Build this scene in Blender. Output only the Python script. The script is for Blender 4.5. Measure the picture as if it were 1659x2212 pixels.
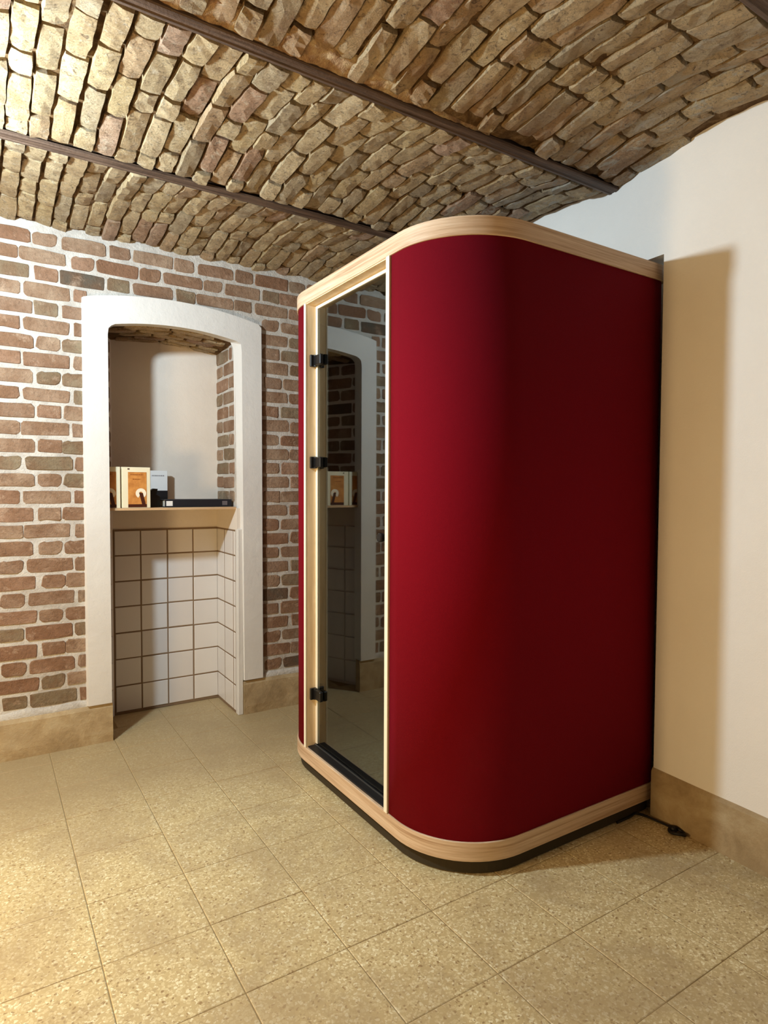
import bpy, bmesh, math, random
from mathutils import Vector, Matrix, noise

S = bpy.context.scene
for o in list(bpy.data.objects):
    bpy.data.objects.remove(o)
COL = S.collection
rnd = random.Random(7)

# ------------------------------------------------------------------ camera
cam_d = bpy.data.cameras.new('camera')
cam = bpy.data.objects.new('camera', cam_d)
COL.objects.link(cam)
cam_d.sensor_fit = 'VERTICAL'
cam_d.sensor_height = 36.0
cam_d.sensor_width = 27.0
cam_d.lens = 1356.33 * 36.0 / 2212.0
cam_d.clip_start = 0.02
YAW, PITCH, ROLL = math.radians(32.50893), math.radians(-2.11585), math.radians(0.24967)
f = Vector((math.sin(YAW) * math.cos(PITCH), math.cos(YAW) * math.cos(PITCH), math.sin(PITCH)))
r = f.cross(Vector((0, 0, 1))).normalized()
u = r.cross(f)
r2 = r * math.cos(ROLL) + u * math.sin(ROLL)
u2 = -r * math.sin(ROLL) + u * math.cos(ROLL)
cam.matrix_world = Matrix(((r2.x, u2.x, -f.x, 0), (r2.y, u2.y, -f.y, 0), (r2.z, u2.z, -f.z, 1.32), (0, 0, 0, 1)))
S.camera = cam

# ------------------------------------------------------------------ world, lights, exposure
w = bpy.data.worlds.new('world')
S.world = w
w.use_nodes = True
w.node_tree.nodes['Background'].inputs[0].default_value = (0.9, 0.75, 0.55, 1)
w.node_tree.nodes['Background'].inputs[1].default_value = 0.02


def point(name, loc, power, color, radius):
    d = bpy.data.lights.new(name, 'POINT')
    d.energy = power
    d.color = color
    d.shadow_soft_size = radius
    o = bpy.data.objects.new(name, d)
    o.location = loc
    COL.objects.link(o)
    return o


point('ceiling_lamp_light', (-0.37, 2.31, 2.30), 165, (0.74, 0.90, 1.0), 0.06)
point('side_lamp_light', (-1.25, 1.74, 0.85), 104, (1.0, 0.67, 0.30), 0.20)
point('far_lamp_light', (-1.6, -0.4, 1.9), 3, (1.0, 0.72, 0.42), 0.25)

S.view_settings.view_transform = 'Standard'
S.view_settings.look = 'None'
S.view_settings.gamma = 1.0
S.view_settings.use_curve_mapping = False
S.view_settings.exposure = 0.1


# ------------------------------------------------------------------ helpers
def srgb(rr, g, b):
    def c(v):
        v /= 255.0
        return v / 12.92 if v <= 0.04045 else ((v + 0.055) / 1.055) ** 2.4
    return (c(rr), c(g), c(b), 1.0)


class NT:
    def __init__(self, name):
        self.m = bpy.data.materials.new(name)
        self.m.use_nodes = True
        self.t = self.m.node_tree
        self.t.nodes.clear()
        self.out = self.n('ShaderNodeOutputMaterial')
        self.p = self.n('ShaderNodeBsdfPrincipled')
        self.l(self.p.outputs[0], self.out.inputs[0])

    def n(self, k, **kw):
        x = self.t.nodes.new(k)
        for a, b in kw.items():
            setattr(x, a, b)
        return x

    def l(self, a, b):
        self.t.links.new(a, b)

    def coord(self, kind='Object', scale=(1, 1, 1), rand=0.0):
        c = self.n('ShaderNodeTexCoord')
        src = c.outputs[kind] if kind != 'World' else self.n('ShaderNodeNewGeometry').outputs['Position']
        mp = self.n('ShaderNodeMapping')
        mp.inputs['Scale'].default_value = scale
        self.l(src, mp.inputs[0])
        if rand:
            oi = self.n('ShaderNodeObjectInfo')
            mm = self.n('ShaderNodeMath', operation='MULTIPLY')
            mm.inputs[1].default_value = rand
            self.l(oi.outputs['Random'], mm.inputs[0])
            cb = self.n('ShaderNodeCombineXYZ')
            self.l(mm.outputs[0], cb.inputs[0])
            self.l(mm.outputs[0], cb.inputs[1])
            self.l(cb.outputs[0], mp.inputs['Location'])
        return mp.outputs[0]

    def noise(self, vec, scale, detail=4, rough=0.6, dist=0.0):
        x = self.n('ShaderNodeTexNoise')
        x.inputs['Scale'].default_value = scale
        x.inputs['Detail'].default_value = detail
        x.inputs['Roughness'].default_value = rough
        x.inputs['Distortion'].default_value = dist
        self.l(vec, x.inputs['Vector'])
        return x.outputs['Fac']

    def ramp(self, fac, stops, interp='LINEAR'):
        x = self.n('ShaderNodeValToRGB')
        x.color_ramp.interpolation = interp
        e = x.color_ramp.elements
        while len(e) < len(stops):
            e.new(0.5)
        for i, (p, c) in enumerate(stops):
            e[i].position = p
            e[i].color = c if len(c) == 4 else (*c, 1)
        self.l(fac, x.inputs[0])
        return x.outputs[0]

    def mix(self, fac, a, b, mode='MIX'):
        x = self.n('ShaderNodeMix', data_type='RGBA', blend_type=mode)
        if isinstance(fac, (int, float)):
            x.inputs[0].default_value = fac
        else:
            self.l(fac, x.inputs[0])
        for i, v in ((6, a), (7, b)):
            if isinstance(v, tuple):
                x.inputs[i].default_value = v
            else:
                self.l(v, x.inputs[i])
        return x.outputs[2]

    def bump(self, h, dist=0.01, strength=1.0, chain=None):
        b = self.n('ShaderNodeBump')
        b.inputs['Strength'].default_value = strength
        b.inputs['Distance'].default_value = dist
        self.l(h, b.inputs['Height'])
        if chain is not None:
            self.l(chain, b.inputs['Normal'])
        self.l(b.outputs[0], self.p.inputs['Normal'])
        return b.outputs[0]

    def base(self, c):
        if isinstance(c, tuple):
            self.p.inputs['Base Color'].default_value = c
        else:
            self.l(c, self.p.inputs['Base Color'])

    def rough(self, v, spec=0.5):
        self.p.inputs['Roughness'].default_value = v
        self.p.inputs['Specular IOR Level'].default_value = spec


def plain(name, col, rough=0.5, spec=0.5, metallic=0.0, bump=None):
    t = NT(name)
    t.base(col)
    t.rough(rough, spec)
    t.p.inputs['Metallic'].default_value = metallic
    if bump:
        t.bump(t.noise(t.coord('World'), bump[0], 5), bump[1])
    return t.m


W1 = (1, 1, 1, 1)
K0 = (0, 0, 0, 1)


def mat_wall_brick():
    t = NT('wall_brick')
    oi = t.n('ShaderNodeObjectInfo')
    base = t.ramp(oi.outputs['Random'], [
        (0.0, srgb(168, 140, 116)), (0.14, srgb(156, 124, 100)), (0.28, srgb(172, 146, 122)), (0.42, srgb(158, 130, 108)),
        (0.55, srgb(150, 134, 110)), (0.66, srgb(164, 130, 106)), (0.78, srgb(150, 114, 90)), (0.86, srgb(160, 138, 116)),
        (0.93, srgb(138, 122, 98)), (0.97, srgb(100, 92, 80))], 'CONSTANT')
    v = t.coord('Object', (1, 1, 1), 37.0)
    n1 = t.noise(v, 9, 3, 0.6)
    c = t.mix(t.ramp(n1, [(0.38, K0), (0.62, W1)]), base, t.mix(0.6, base, srgb(126, 90, 64)))
    n2 = t.noise(v, 15, 5, 0.7, 0.4)
    c = t.mix(t.ramp(n2, [(0.56, K0), (0.74, (0.65, 0.65, 0.65, 1))]), c, srgb(206, 180, 156))
    n3 = t.noise(v, 70, 4, 0.7)
    c = t.mix(t.ramp(n3, [(0.34, (0.6, 0.6, 0.6, 1)), (0.52, K0)]), c, t.mix(0.5, c, srgb(88, 66, 50)))
    c = t.mix(1.0, c, (0.88, 0.87, 0.86, 1), 'MULTIPLY')
    t.base(c)
    t.rough(0.85, 0.25)
    b = t.bump(t.noise(v, 38, 7, 0.72), 0.010, 1.0)
    t.bump(t.noise(v, 160, 3, 0.6), 0.0015, 0.8, b)
    return t.m


def mat_wall_mortar():
    t = NT('white_mortar')
    v = t.coord('World')
    n = t.noise(v, 9, 5, 0.65)
    t.base(t.ramp(n, [(0.3, srgb(172, 164, 155)), (0.6, srgb(202, 197, 189))]))
    t.rough(0.9, 0.2)
    b = t.bump(t.noise(v, 30, 6, 0.7), 0.008, 0.8)
    t.bump(t.noise(v, 120, 4, 0.7), 0.002, 0.8, b)
    return t.m


def mat_vault_brick():
    t = NT('vault_brick')
    oi = t.n('ShaderNodeObjectInfo')
    base = t.ramp(oi.outputs['Random'], [
        (0.0, srgb(226, 198, 150)), (0.17, srgb(214, 184, 138)), (0.34, srgb(232, 206, 162)), (0.5, srgb(214, 180, 138)),
        (0.62, srgb(216, 190, 146)), (0.76, srgb(208, 172, 142)), (0.82, srgb(198, 176, 140)), (0.92, srgb(218, 190, 140)),
        (0.97, srgb(192, 152, 120))], 'CONSTANT')
    v = t.coord('World')
    n1 = t.noise(v, 14, 5, 0.7, 0.6)
    c = t.mix(t.ramp(n1, [(0.46, K0), (0.66, W1)]), base, t.mix(0.5, base, srgb(150, 112, 66)))
    n2 = t.noise(v, 33, 5, 0.75, 0.5)
    c = t.mix(t.ramp(n2, [(0.54, K0), (0.66, (0.7, 0.7, 0.7, 1))]), c, srgb(226, 210, 182))
    n3 = t.noise(v, 48, 7, 0.78, 1.2)
    c = t.mix(t.ramp(n3, [(0.36, (0.85, 0.85, 0.85, 1)), (0.47, K0)]), c, srgb(96, 66, 40))
    # rusty stain beside the middle beam and pale efflorescence beside the plaster wall
    sep = t.n('ShaderNodeSeparateXYZ')
    t.l(t.n('ShaderNodeNewGeometry').outputs['Position'], sep.inputs[0])
    rs = t.ramp(sep.outputs[1], [(0.0, K0), (1.0, W1)])

    def band(out, lo, hi, soft):
        a = t.n('ShaderNodeMapRange', interpolation_type='SMOOTHSTEP')
        a.inputs[1].default_value = lo - soft
        a.inputs[2].default_value = lo + soft
        t.l(out, a.inputs[0])
        b = t.n('ShaderNodeMapRange', interpolation_type='SMOOTHSTEP')
        b.inputs[1].default_value = hi + soft
        b.inputs[2].default_value = hi - soft
        t.l(out, b.inputs[0])
        m = t.n('ShaderNodeMath', operation='MULTIPLY')
        t.l(a.outputs[0], m.inputs[0])
        t.l(b.outputs[0], m.inputs[1])
        return m.outputs[0]
    def mul(a, b):
        m = t.n('ShaderNodeMath', operation='MULTIPLY')
        t.l(a, m.inputs[0])
        t.l(b, m.inputs[1])
        return m.outputs[0]
    rust = mul(band(sep.outputs[1], 1.55, 1.75, 0.06), t.ramp(t.noise(v, 6, 4, 0.7), [(0.4, K0), (0.6, (0.55, 0.55, 0.55, 1))]))
    c = t.mix(rust, c, srgb(164, 112, 66))
    pale = mul(band(sep.outputs[0], 1.75, 3.0, 0.25), t.ramp(t.noise(t.coord('World', (1, 0.5, 1)), 17, 6, 0.75, 1.0), [(0.52, K0), (0.6, W1)]))
    c = t.mix(pale, c, srgb(206, 196, 178))
    t.base(c)
    t.rough(0.56, 0.5)
    b = t.bump(t.noise(v, 24, 9, 0.78, 0.8), 0.055, 1.0)
    t.bump(t.noise(v, 110, 5, 0.7), 0.007, 1.0, b)
    return t.m


def mat_vault_mortar():
    t = NT('vault_mortar')
    v = t.coord('World')
    n = t.noise(v, 16, 6, 0.75, 0.5)
    t.base(t.ramp(n, [(0.3, srgb(78, 54, 32)), (0.52, srgb(124, 94, 60)), (0.76, srgb(188, 160, 120))]))
    t.rough(0.9, 0.2)
    b = t.bump(t.noise(v, 30, 7, 0.75, 0.4), 0.03, 1.0)
    t.bump(t.noise(v, 120, 4, 0.7), 0.004, 0.8, b)
    return t.m


def mat_fillet():
    t = NT('rusty_mortar')
    v = t.coord('World')
    c = t.ramp(t.noise(v, 14, 5, 0.7, 0.5), [(0.35, srgb(128, 92, 62)), (0.5, srgb(170, 136, 98)), (0.65, srgb(200, 176, 136))])
    t.base(c)
    t.rough(0.7, 0.4)
    t.bump(t.noise(v, 40, 6, 0.7), 0.02, 0.9)
    return t.m


def mat_plaster(name, c0, c1, bump=0.004):
    t = NT(name)
    v = t.coord('World')
    t.base(t.ramp(t.noise(v, 2.2, 5, 0.6), [(0.3, c0), (0.65, c1)]))
    t.rough(0.75, 0.3)
    b = t.bump(t.noise(v, 22, 4, 0.6), bump, 0.7)
    t.bump(t.noise(v, 240, 3, 0.6), 0.0008, 0.8, b)
    return t.m


def mat_plinth():
    t = NT('worn_stone')
    v = t.coord('World')
    c = t.ramp(t.noise(v, 7, 6, 0.7, 0.4), [(0.3, srgb(148, 126, 92)), (0.5, srgb(172, 150, 114)), (0.7, srgb(188, 170, 136))])
    c = t.mix(t.ramp(t.noise(v, 3.0, 3, 0.6), [(0.5, K0), (0.7, (0.5, 0.5, 0.5, 1))]), c, srgb(150, 132, 104))
    t.base(c)
    t.rough(0.7, 0.35)
    t.bump(t.noise(v, 35, 6, 0.7), 0.006, 0.8)
    return t.m


def mat_terrazzo():
    t = NT('terrazzo')
    v = t.coord('World')
    oi = t.n('ShaderNodeObjectInfo')
    base = t.ramp(oi.outputs['Random'], [(0.0, srgb(212, 196, 150)), (0.5, srgb(218, 202, 156)), (1.0, srgb(208, 192, 150))])
    vw = t.n('ShaderNodeTexVoronoi', feature='F1')
    vw.inputs['Scale'].default_value = 120
    nn = t.n('ShaderNodeTexNoise')
    nn.inputs['Scale'].default_value = 75
    t.l(v, nn.inputs['Vector'])
    vv = t.mix(0.02, v, nn.outputs['Color'], 'ADD')
    t.l(vv, vw.inputs['Vector'])
    sx = t.n('ShaderNodeSeparateColor')
    t.l(vw.outputs['Color'], sx.inputs[0])
    chips = t.ramp(sx.outputs[0], [(0.0, srgb(166, 136, 90)), (0.12, srgb(194, 170, 120)), (0.3, srgb(218, 200, 154)),
                                   (0.66, srgb(228, 212, 168)), (0.82, srgb(246, 238, 204))], 'CONSTANT')
    c = t.mix(0.62, base, chips)
    # matrix between the chips
    ed = t.ramp(vw.outputs['Distance'], [(0.45, K0), (0.62, W1)])
    c = t.mix(ed, c, srgb(200, 178, 130))
    v2 = t.n('ShaderNodeTexVoronoi', feature='F1')
    v2.inputs['Scale'].default_value = 55
    t.l(vv, v2.inputs['Vector'])
    c = t.mix(t.ramp(v2.outputs['Distance'], [(0.16, (0.85, 0.85, 0.85, 1)), (0.24, K0)]), c, srgb(150, 120, 78))
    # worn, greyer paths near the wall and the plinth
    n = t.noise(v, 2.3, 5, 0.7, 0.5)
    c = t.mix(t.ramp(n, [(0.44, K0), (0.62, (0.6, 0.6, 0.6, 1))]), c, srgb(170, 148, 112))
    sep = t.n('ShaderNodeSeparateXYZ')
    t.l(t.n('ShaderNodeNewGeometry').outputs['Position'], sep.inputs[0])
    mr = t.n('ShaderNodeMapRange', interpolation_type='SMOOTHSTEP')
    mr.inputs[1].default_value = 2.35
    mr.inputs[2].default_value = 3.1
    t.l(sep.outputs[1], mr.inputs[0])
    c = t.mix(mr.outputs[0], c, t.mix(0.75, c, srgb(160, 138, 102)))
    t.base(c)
    t.rough(0.5, 0.4)
    t.bump(t.noise(v, 60, 5, 0.7), 0.0015, 0.6)
    return t.m


def mat_wood(name, c0, c1, c2, axis, sc=(1, 1, 1)):
    t = NT(name)
    v = t.coord('World', sc)
    n = t.noise(v, 3.0, 6, 0.6, 0.6)
    c = t.ramp(n, [(0.3, c0), (0.5, c1), (0.7, c2)])
    n2 = t.noise(v, 14, 4, 0.6)
    c = t.mix(t.ramp(n2, [(0.52, K0), (0.66, (0.4, 0.4, 0.4, 1))]), c, c0)
    t.base(c)
    t.rough(0.5, 0.35)
    t.bump(n2, 0.0006, 0.5)
    return t.m


def mat_fabric(name, col, col2):
    t = NT(name)
    v = t.coord('World')
    t.base(t.mix(t.noise(v, 420, 2, 0.5), col, col2))
    t.rough(0.95, 0.1)
    t.p.inputs['Sheen Weight'].default_value = 0.12
    t.p.inputs['Sheen Roughness'].default_value = 0.5
    t.p.inputs['Sheen Tint'].default_value = srgb(200, 40, 70)
    t.bump(t.noise(v, 600, 2, 0.5), 0.0008, 0.6)
    return t.m


M = {}
M['brick'] = mat_wall_brick()
M['mortar'] = mat_wall_mortar()
M['vbrick'] = mat_vault_brick()
M['vmortar'] = mat_vault_mortar()
M['frame'] = mat_plaster('white_plaster', srgb(206, 203, 199), srgb(214, 212, 208))
M['wall'] = mat_plaster('cream_plaster', srgb(240, 236, 229), srgb(244, 241, 235), 0.002)
M['niche'] = mat_plaster('niche_plaster', srgb(214, 204, 192), srgb(222, 213, 202), 0.003)
M['room'] = mat_plaster('room_plaster', srgb(112, 96, 76), srgb(128, 110, 88))
M['dark'] = plain('dark_recess', srgb(70, 58, 44), 0.9, 0.2)
M['plinth'] = mat_plinth()
M['terrazzo'] = mat_terrazzo()
M['grout'] = plain('grey_grout', srgb(150, 127, 88), 0.9, 0.2)
M['tgrout'] = plain('brown_grout', srgb(128, 106, 84), 0.9, 0.2)
M['band'] = mat_wood('oak_ply', srgb(172, 138, 106), srgb(208, 180, 150), srgb(224, 202, 176), 2, (0.7, 0.7, 34))
M['jamb'] = mat_wood('pale_ply', srgb(212, 182, 138), srgb(230, 204, 164), srgb(238, 216, 180), 0, (6, 6, 0.7))
M['edge'] = plain('white_edge', srgb(246, 238, 218), 0.45)
M['red'] = mat_fabric('crimson_felt', srgb(124, 8, 27), srgb(104, 4, 18))
M['charcoal'] = plain('charcoal_felt', srgb(42, 40, 36), 0.95, 0.1)
M['carpet'] = plain('grey_carpet', srgb(120, 120, 112), 0.95, 0.1)
M['black'] = plain('black_metal', srgb(16, 15, 16), 0.4, 0.5)
M['rubber'] = plain('black_rubber', srgb(20, 17, 18), 0.55, 0.4)
M['steel'] = None


def mat_beam():
    t = NT('painted_steel')
    v = t.coord('World', (1.5, 30, 30))
    c = t.ramp(t.noise(v, 3, 5, 0.7), [(0.35, srgb(58, 42, 32)), (0.6, srgb(92, 72, 58)), (0.75, srgb(116, 96, 82))])
    t.base(c)
    t.rough(0.6, 0.4)
    t.bump(t.noise(t.coord('World'), 60, 5, 0.7), 0.003, 0.7)
    return t.m


M['steel'] = mat_beam()


def mat_tile():
    t = NT('white_wall_tile')
    oi = t.n('ShaderNodeObjectInfo')
    t.base(t.ramp(oi.outputs['Random'], [(0.0, srgb(208, 204, 202)), (1.0, srgb(218, 214, 210))]))
    t.rough(0.32, 0.4)
    t.bump(t.noise(t.coord('World'), 18, 3, 0.5), 0.002, 0.5)
    return t.m


M['tile'] = mat_tile()


def mat_glass():
    t = NT('door_glass')
    t.base((0.5, 0.56, 0.53, 1))
    t.rough(0.0, 0.5)
    t.p.inputs['IOR'].default_value = 1.68
    t.p.inputs['Transmission Weight'].default_value = 1.0
    return t.m


M['glass'] = mat_glass()


def tag(o, label=None, cat=None, group=None, kind=None):
    if label: o['label'] = label
    if cat: o['category'] = cat
    if group: o['group'] = group
    if kind: o['kind'] = kind
    return o


def mesh_obj(name, bm, mat, parent=None, smooth=False):
    me = bpy.data.meshes.new(name)
    bm.normal_update()
    bm.to_mesh(me)
    bm.free()
    for m in (mat if isinstance(mat, (list, tuple)) else [mat]):
        me.materials.append(m)
    if smooth:
        for p in me.polygons:
            p.use_smooth = True
    o = bpy.data.objects.new(name, me)
    COL.objects.link(o)
    if parent is not None:
        o.parent = parent
    return o


def inst(name, me, mtx, parent):
    o = bpy.data.objects.new(name, me)
    o.matrix_local = mtx
    o.parent = parent
    COL.objects.link(o)
    return o


def empty(name, loc=(0, 0, 0)):
    o = bpy.data.objects.new(name, None)
    o.location = loc
    o.empty_display_size = 0.1
    COL.objects.link(o)
    return o


def add_box(bm, x0, x1, y0, y1, z0, z1, bev=0.0, seg=1):
    v = [bm.verts.new(p) for p in ((x0, y0, z0), (x1, y0, z0), (x1, y1, z0), (x0, y1, z0),
                                   (x0, y0, z1), (x1, y0, z1), (x1, y1, z1), (x0, y1, z1))]
    fs = [bm.faces.new([v[i] for i in q]) for q in ((3, 2, 1, 0), (4, 5, 6, 7), (0, 1, 5, 4), (1, 2, 6, 5), (2, 3, 7, 6), (3, 0, 4, 7))]
    if bev > 0:
        ed = set(e for fc in fs for e in fc.edges)
        bmesh.ops.bevel(bm, geom=list(ed), offset=bev, segments=seg, affect='EDGES', profile=0.5)
    return v


def boxobj(name, b, mat, parent=None, bev=0.0, seg=1):
    bm = bmesh.new()
    add_box(bm, *b, bev=bev, seg=seg)
    return mesh_obj(name, bm, mat, parent)


def add_prism(bm, pts, z0, z1):
    """closed polygon pts (x,y) extruded in z"""
    a = [bm.verts.new((p[0], p[1], z0)) for p in pts]
    b = [bm.verts.new((p[0], p[1], z1)) for p in pts]
    bm.faces.new(a[::-1])
    bm.faces.new(b)
    n = len(pts)
    for i in range(n):
        j = (i + 1) % n
        bm.faces.new((a[i], a[j], b[j], b[i]))


def add_ribbon(bm, outer, inner, z0, z1, closed=True):
    """wall between two matched outlines"""
    n = len(outer)
    o0 = [bm.verts.new((p[0], p[1], z0)) for p in outer]
    o1 = [bm.verts.new((p[0], p[1], z1)) for p in outer]
    i0 = [bm.verts.new((p[0], p[1], z0)) for p in inner]
    i1 = [bm.verts.new((p[0], p[1], z1)) for p in inner]
    rng = range(n if closed else n - 1)
    for i in rng:
        j = (i + 1) % n
        bm.faces.new((o0[i], o0[j], o1[j], o1[i]))
        bm.faces.new((i0[j], i0[i], i1[i], i1[j]))
        bm.faces.new((o1[i], o1[j], i1[j], i1[i]))
        bm.faces.new((o0[j], o0[i], i0[i], i0[j]))
    if not closed:
        bm.faces.new((o0[0], o1[0], i1[0], i0[0]))
        bm.faces.new((o0[-1], i0[-1], i1[-1], o1[-1]))
    bmesh.ops.recalc_face_normals(bm, faces=bm.faces[:])


def rrect(x0, x1, y0, y1, radii, n=14):
    """outline, anticlockwise from the (x0,y0) corner; radii for corners (x0y0, x1y0, x1y1, x0y1)"""
    pts = []
    for (cx, cy, rr, a0) in ((x0 + radii[0], y0 + radii[0], radii[0], 180), (x1 - radii[1], y0 + radii[1], radii[1], 270),
                             (x1 - radii[2], y1 - radii[2], radii[2], 0), (x0 + radii[3], y1 - radii[3], radii[3], 90)):
        for k in range(n + 1):
            a = math.radians(a0 + 90 * k / n)
            pts.append((cx + rr * math.cos(a), cy + rr * math.sin(a)))
    return pts


def tube(bm, pts, rad, seg=10):
    rings = []
    up = Vector((0, 0, 1))
    for i, p in enumerate(pts):
        a = pts[max(i - 1, 0)]
        b = pts[min(i + 1, len(pts) - 1)]
        d = (Vector(b) - Vector(a)).normalized()
        s = d.cross(up)
        if s.length < 1e-4:
            s = Vector((1, 0, 0))
        s.normalize()
        t = s.cross(d)
        rr = rad[i] if isinstance(rad, (list, tuple)) else rad
        rings.append([bm.verts.new(Vector(p) + (s * math.cos(2 * math.pi * k / seg) + t * math.sin(2 * math.pi * k / seg)) * rr) for k in range(seg)])
    for a, b in zip(rings, rings[1:]):
        for k in range(seg):
            bm.faces.new((a[k], a[(k + 1) % seg], b[(k + 1) % seg], b[k]))
    bm.faces.new(rings[0][::-1])
    bm.faces.new(rings[-1])
    bmesh.ops.recalc_face_normals(bm, faces=bm.faces[:])


# ------------------------------------------------------------------ brick meshes (face towards local -Y, length X, height Z)
def face_brick_bm(L, H, proud, rough=0.0035, seed=0):
    """rounded irregular front face with sloping arrises, 14-point outline, 40 triangles"""
    rr = random.Random(seed)
    bm = bmesh.new()
    rd = 0.007 + rr.random() * 0.009
    pts = []
    for (sx, sz) in ((-1, -1), (1, -1), (1, 1), (-1, 1)):
        cx, cz = sx * (L / 2), sz * (H / 2)
        cr = rd * rr.uniform(0.5, 1.4)
        a = (cx, cz - sz * cr)
        m = (cx - sx * cr * 0.3, cz - sz * cr * 0.3)
        b = (cx - sx * cr, cz)
        pts += [a, m, b] if sx * sz > 0 else [b, m, a]
        if (sx, sz) in ((-1, -1), (1, 1)):
            pts.append((-sx * L * rr.uniform(-0.2, 0.2), cz + rr.uniform(-rough, rough)))
    pts = [(x + rr.uniform(-rough, rough), z + rr.uniform(-rough, rough) * 0.8) for x, z in pts]
    back = [bm.verts.new((x, 0.012, z)) for x, z in pts]
    mid = [bm.verts.new((x * 0.985, -proud * 0.4, z * 0.96)) for x, z in pts]
    k = 1 - 0.008 / L
    kz = 1 - 0.006 / H
    fr = [bm.verts.new((x * k, -proud + rr.uniform(-0.0012, 0.0012), z * kz)) for x, z in pts]
    n = len(pts)
    for A, B in ((back, mid), (mid, fr)):
        for i in range(n):
            j = (i + 1) % n
            bm.faces.new((A[i], A[j], B[j], B[i]))
    bm.faces.new(fr)
    bmesh.ops.recalc_face_normals(bm, faces=bm.faces[:])
    return bm


def bm_to_me(name, bm, mat, smooth=False):
    me = bpy.data.meshes.new(name)
    bm.normal_update()
    bm.to_mesh(me)
    bm.free()
    me.materials.append(mat)
    if smooth:
        for p in me.polygons:
            p.use_smooth = True
    return me


STR = [bm_to_me('stretcher', face_brick_bm(0.207, 0.068, 0.004, seed=i), M['brick']) for i in range(8)]
HDR = [bm_to_me('header', face_brick_bm(0.105, 0.068, 0.004, seed=50 + i), M['brick']) for i in range(8)]


def put_face_brick(x0, x1, z, parent, y=3.505, stuff=None, rot=None, name='brick'):
    L = x1 - x0
    src = STR if L > 0.14 else HDR
    ref = 0.199 if L > 0.14 else 0.097
    me = rnd.choice(src)
    jx, jz = rnd.uniform(-0.003, 0.003), rnd.uniform(-0.002, 0.002)
    m = Matrix.Translation(((x0 + x1) / 2 + jx, y, z + jz)) @ Matrix.Rotation(math.radians(rnd.uniform(-0.9, 0.9)), 4, 'Y') @ \
        Matrix.Diagonal((L / ref * rnd.uniform(0.985, 1.01), rnd.uniform(0.6, 1.4), rnd.uniform(0.93, 1.05), 1))
    if rot is not None:
        m = rot @ m
    if stuff is not None:
        b2 = bmesh.new()
        b2.from_mesh(me)
        b2.transform(m)
        tmp = bpy.data.meshes.new('tmp')
        b2.to_mesh(tmp)
        b2.free()
        stuff.from_mesh(tmp)
        bpy.data.meshes.remove(tmp)
        return None
    return inst(name, me, m, parent)


# ------------------------------------------------------------------ BACK WALL (brick) with the niche opening
YW = 3.505                 # brick wall face
NX0, NX1 = 0.549, 1.232    # niche opening
YN = 3.874                 # niche back
XL = -2.9
YF = -1.2
ZTOP = 2.78


def arch_in(x):            # underside of the arch opening
    t = (x - 0.890) / 0.3415
    return 2.186 - 0.036 * t * t


def arch_out(x):
    if x < 0.875:
        t = (0.875 - x) / 0.438
        return 2.322 - 0.048 * t * t
    t = (x - 0.875) / 0.50
    return 2.322 - 0.064 * t * t


bm = bmesh.new()
add_box(bm, XL - 0.1, NX0 - 0.03, YW, YW + 0.04, -0.05, ZTOP)
add_box(bm, NX1 + 0.03, 2.9, YW, YW + 0.04, -0.05, ZTOP)
N = 14
xs = [NX0 - 0.03 + (NX1 - NX0 + 0.06) * i / N for i in range(N + 1)]
for a, b in zip(xs, xs[1:]):
    za, zb = arch_in(a) + 0.03, arch_in(b) + 0.03
    v = [bm.verts.new(p) for p in ((a, YW, za), (b, YW, zb), (b, YW, ZTOP), (a, YW, ZTOP),
                                   (a, YW + 0.04, za), (b, YW + 0.04, zb), (b, YW + 0.04, ZTOP), (a, YW + 0.04, ZTOP))]
    for q in ((0, 1, 2, 3), (7, 6, 5, 4), (0, 4, 5, 1), (3, 2, 6, 7)):
        bm.faces.new([v[i] for i in q])
wall_back = mesh_obj('wall_back', bm, M['mortar'])
tag(wall_back, 'brick wall with wide white mortar joints around the arched niche', 'wall', kind='structure')

far = bmesh.new()
PER = 0.3335
for row in range(29):
    zc = 2.5255 - 0.0836 * row
    if zc < 0.2:
        break
    odd = (row % 2 == 0)
    c0 = 0.277 if odd else 0.277 - PER / 2 - 0.005
    k0 = int((XL - c0) / PER) - 1
    segs = []
    for k in range(k0, k0 + 20):
        cx = c0 + k * PER                      # header centre
        segs.append((cx - 0.0485, cx + 0.0485))
        segs.append((cx + 0.0485 + 0.018, cx + 0.0485 + 0.018 + 0.1995))
    wig = rnd.uniform(-0.008, 0.008)
    for (a, b) in segs:
        j = rnd.uniform(-0.006, 0.006)
        a += wig + j
        b += wig + j
        if a < XL or b > 2.88:
            continue
        mid = (a + b) / 2
        # keep clear of the niche opening and of the trim around it
        if 0.40 < b and a < 1.40 and zc - 0.03 < 2.27:
            if a < 0.40:
                b = min(b, 0.45)
            elif b > 1.40:
                a = max(a, 1.35)
            else:
                continue
            if b - a < 0.035:
                continue
        elif 0.437 < mid < 1.375 and zc < arch_out(mid) - 0.03:
            continue
        hid = a > 1.78 or b < -0.12
        zz = zc
        put_face_brick(a, b, zz, wall_back, y=YW, stuff=far if hid else None)
o = mesh_obj('brick_courses', far, M['brick'], wall_back)
tag(o, kind='stuff')

# ------------------------------------------------------------------ NICHE
niche = empty('wall_niche', (0.9, 3.7, 0))
tag(niche, 'arched niche recessed in the brick wall, plastered above and tiled below its shelf', 'niche', kind='structure')


def nparent(o):
    o.matrix_parent_inverse = niche.matrix_basis.inverted()
    return o


LBX = 0.622                # left reveal at the back
LFX = 0.452                # left reveal at the front (hidden behind the trim)
bm = bmesh.new()
add_box(bm, 0.40, 1.40, YN, YN + 0.05, -0.05, 2.25)
nparent(mesh_obj('back_plaster', bm, M['niche'], niche))
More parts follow.
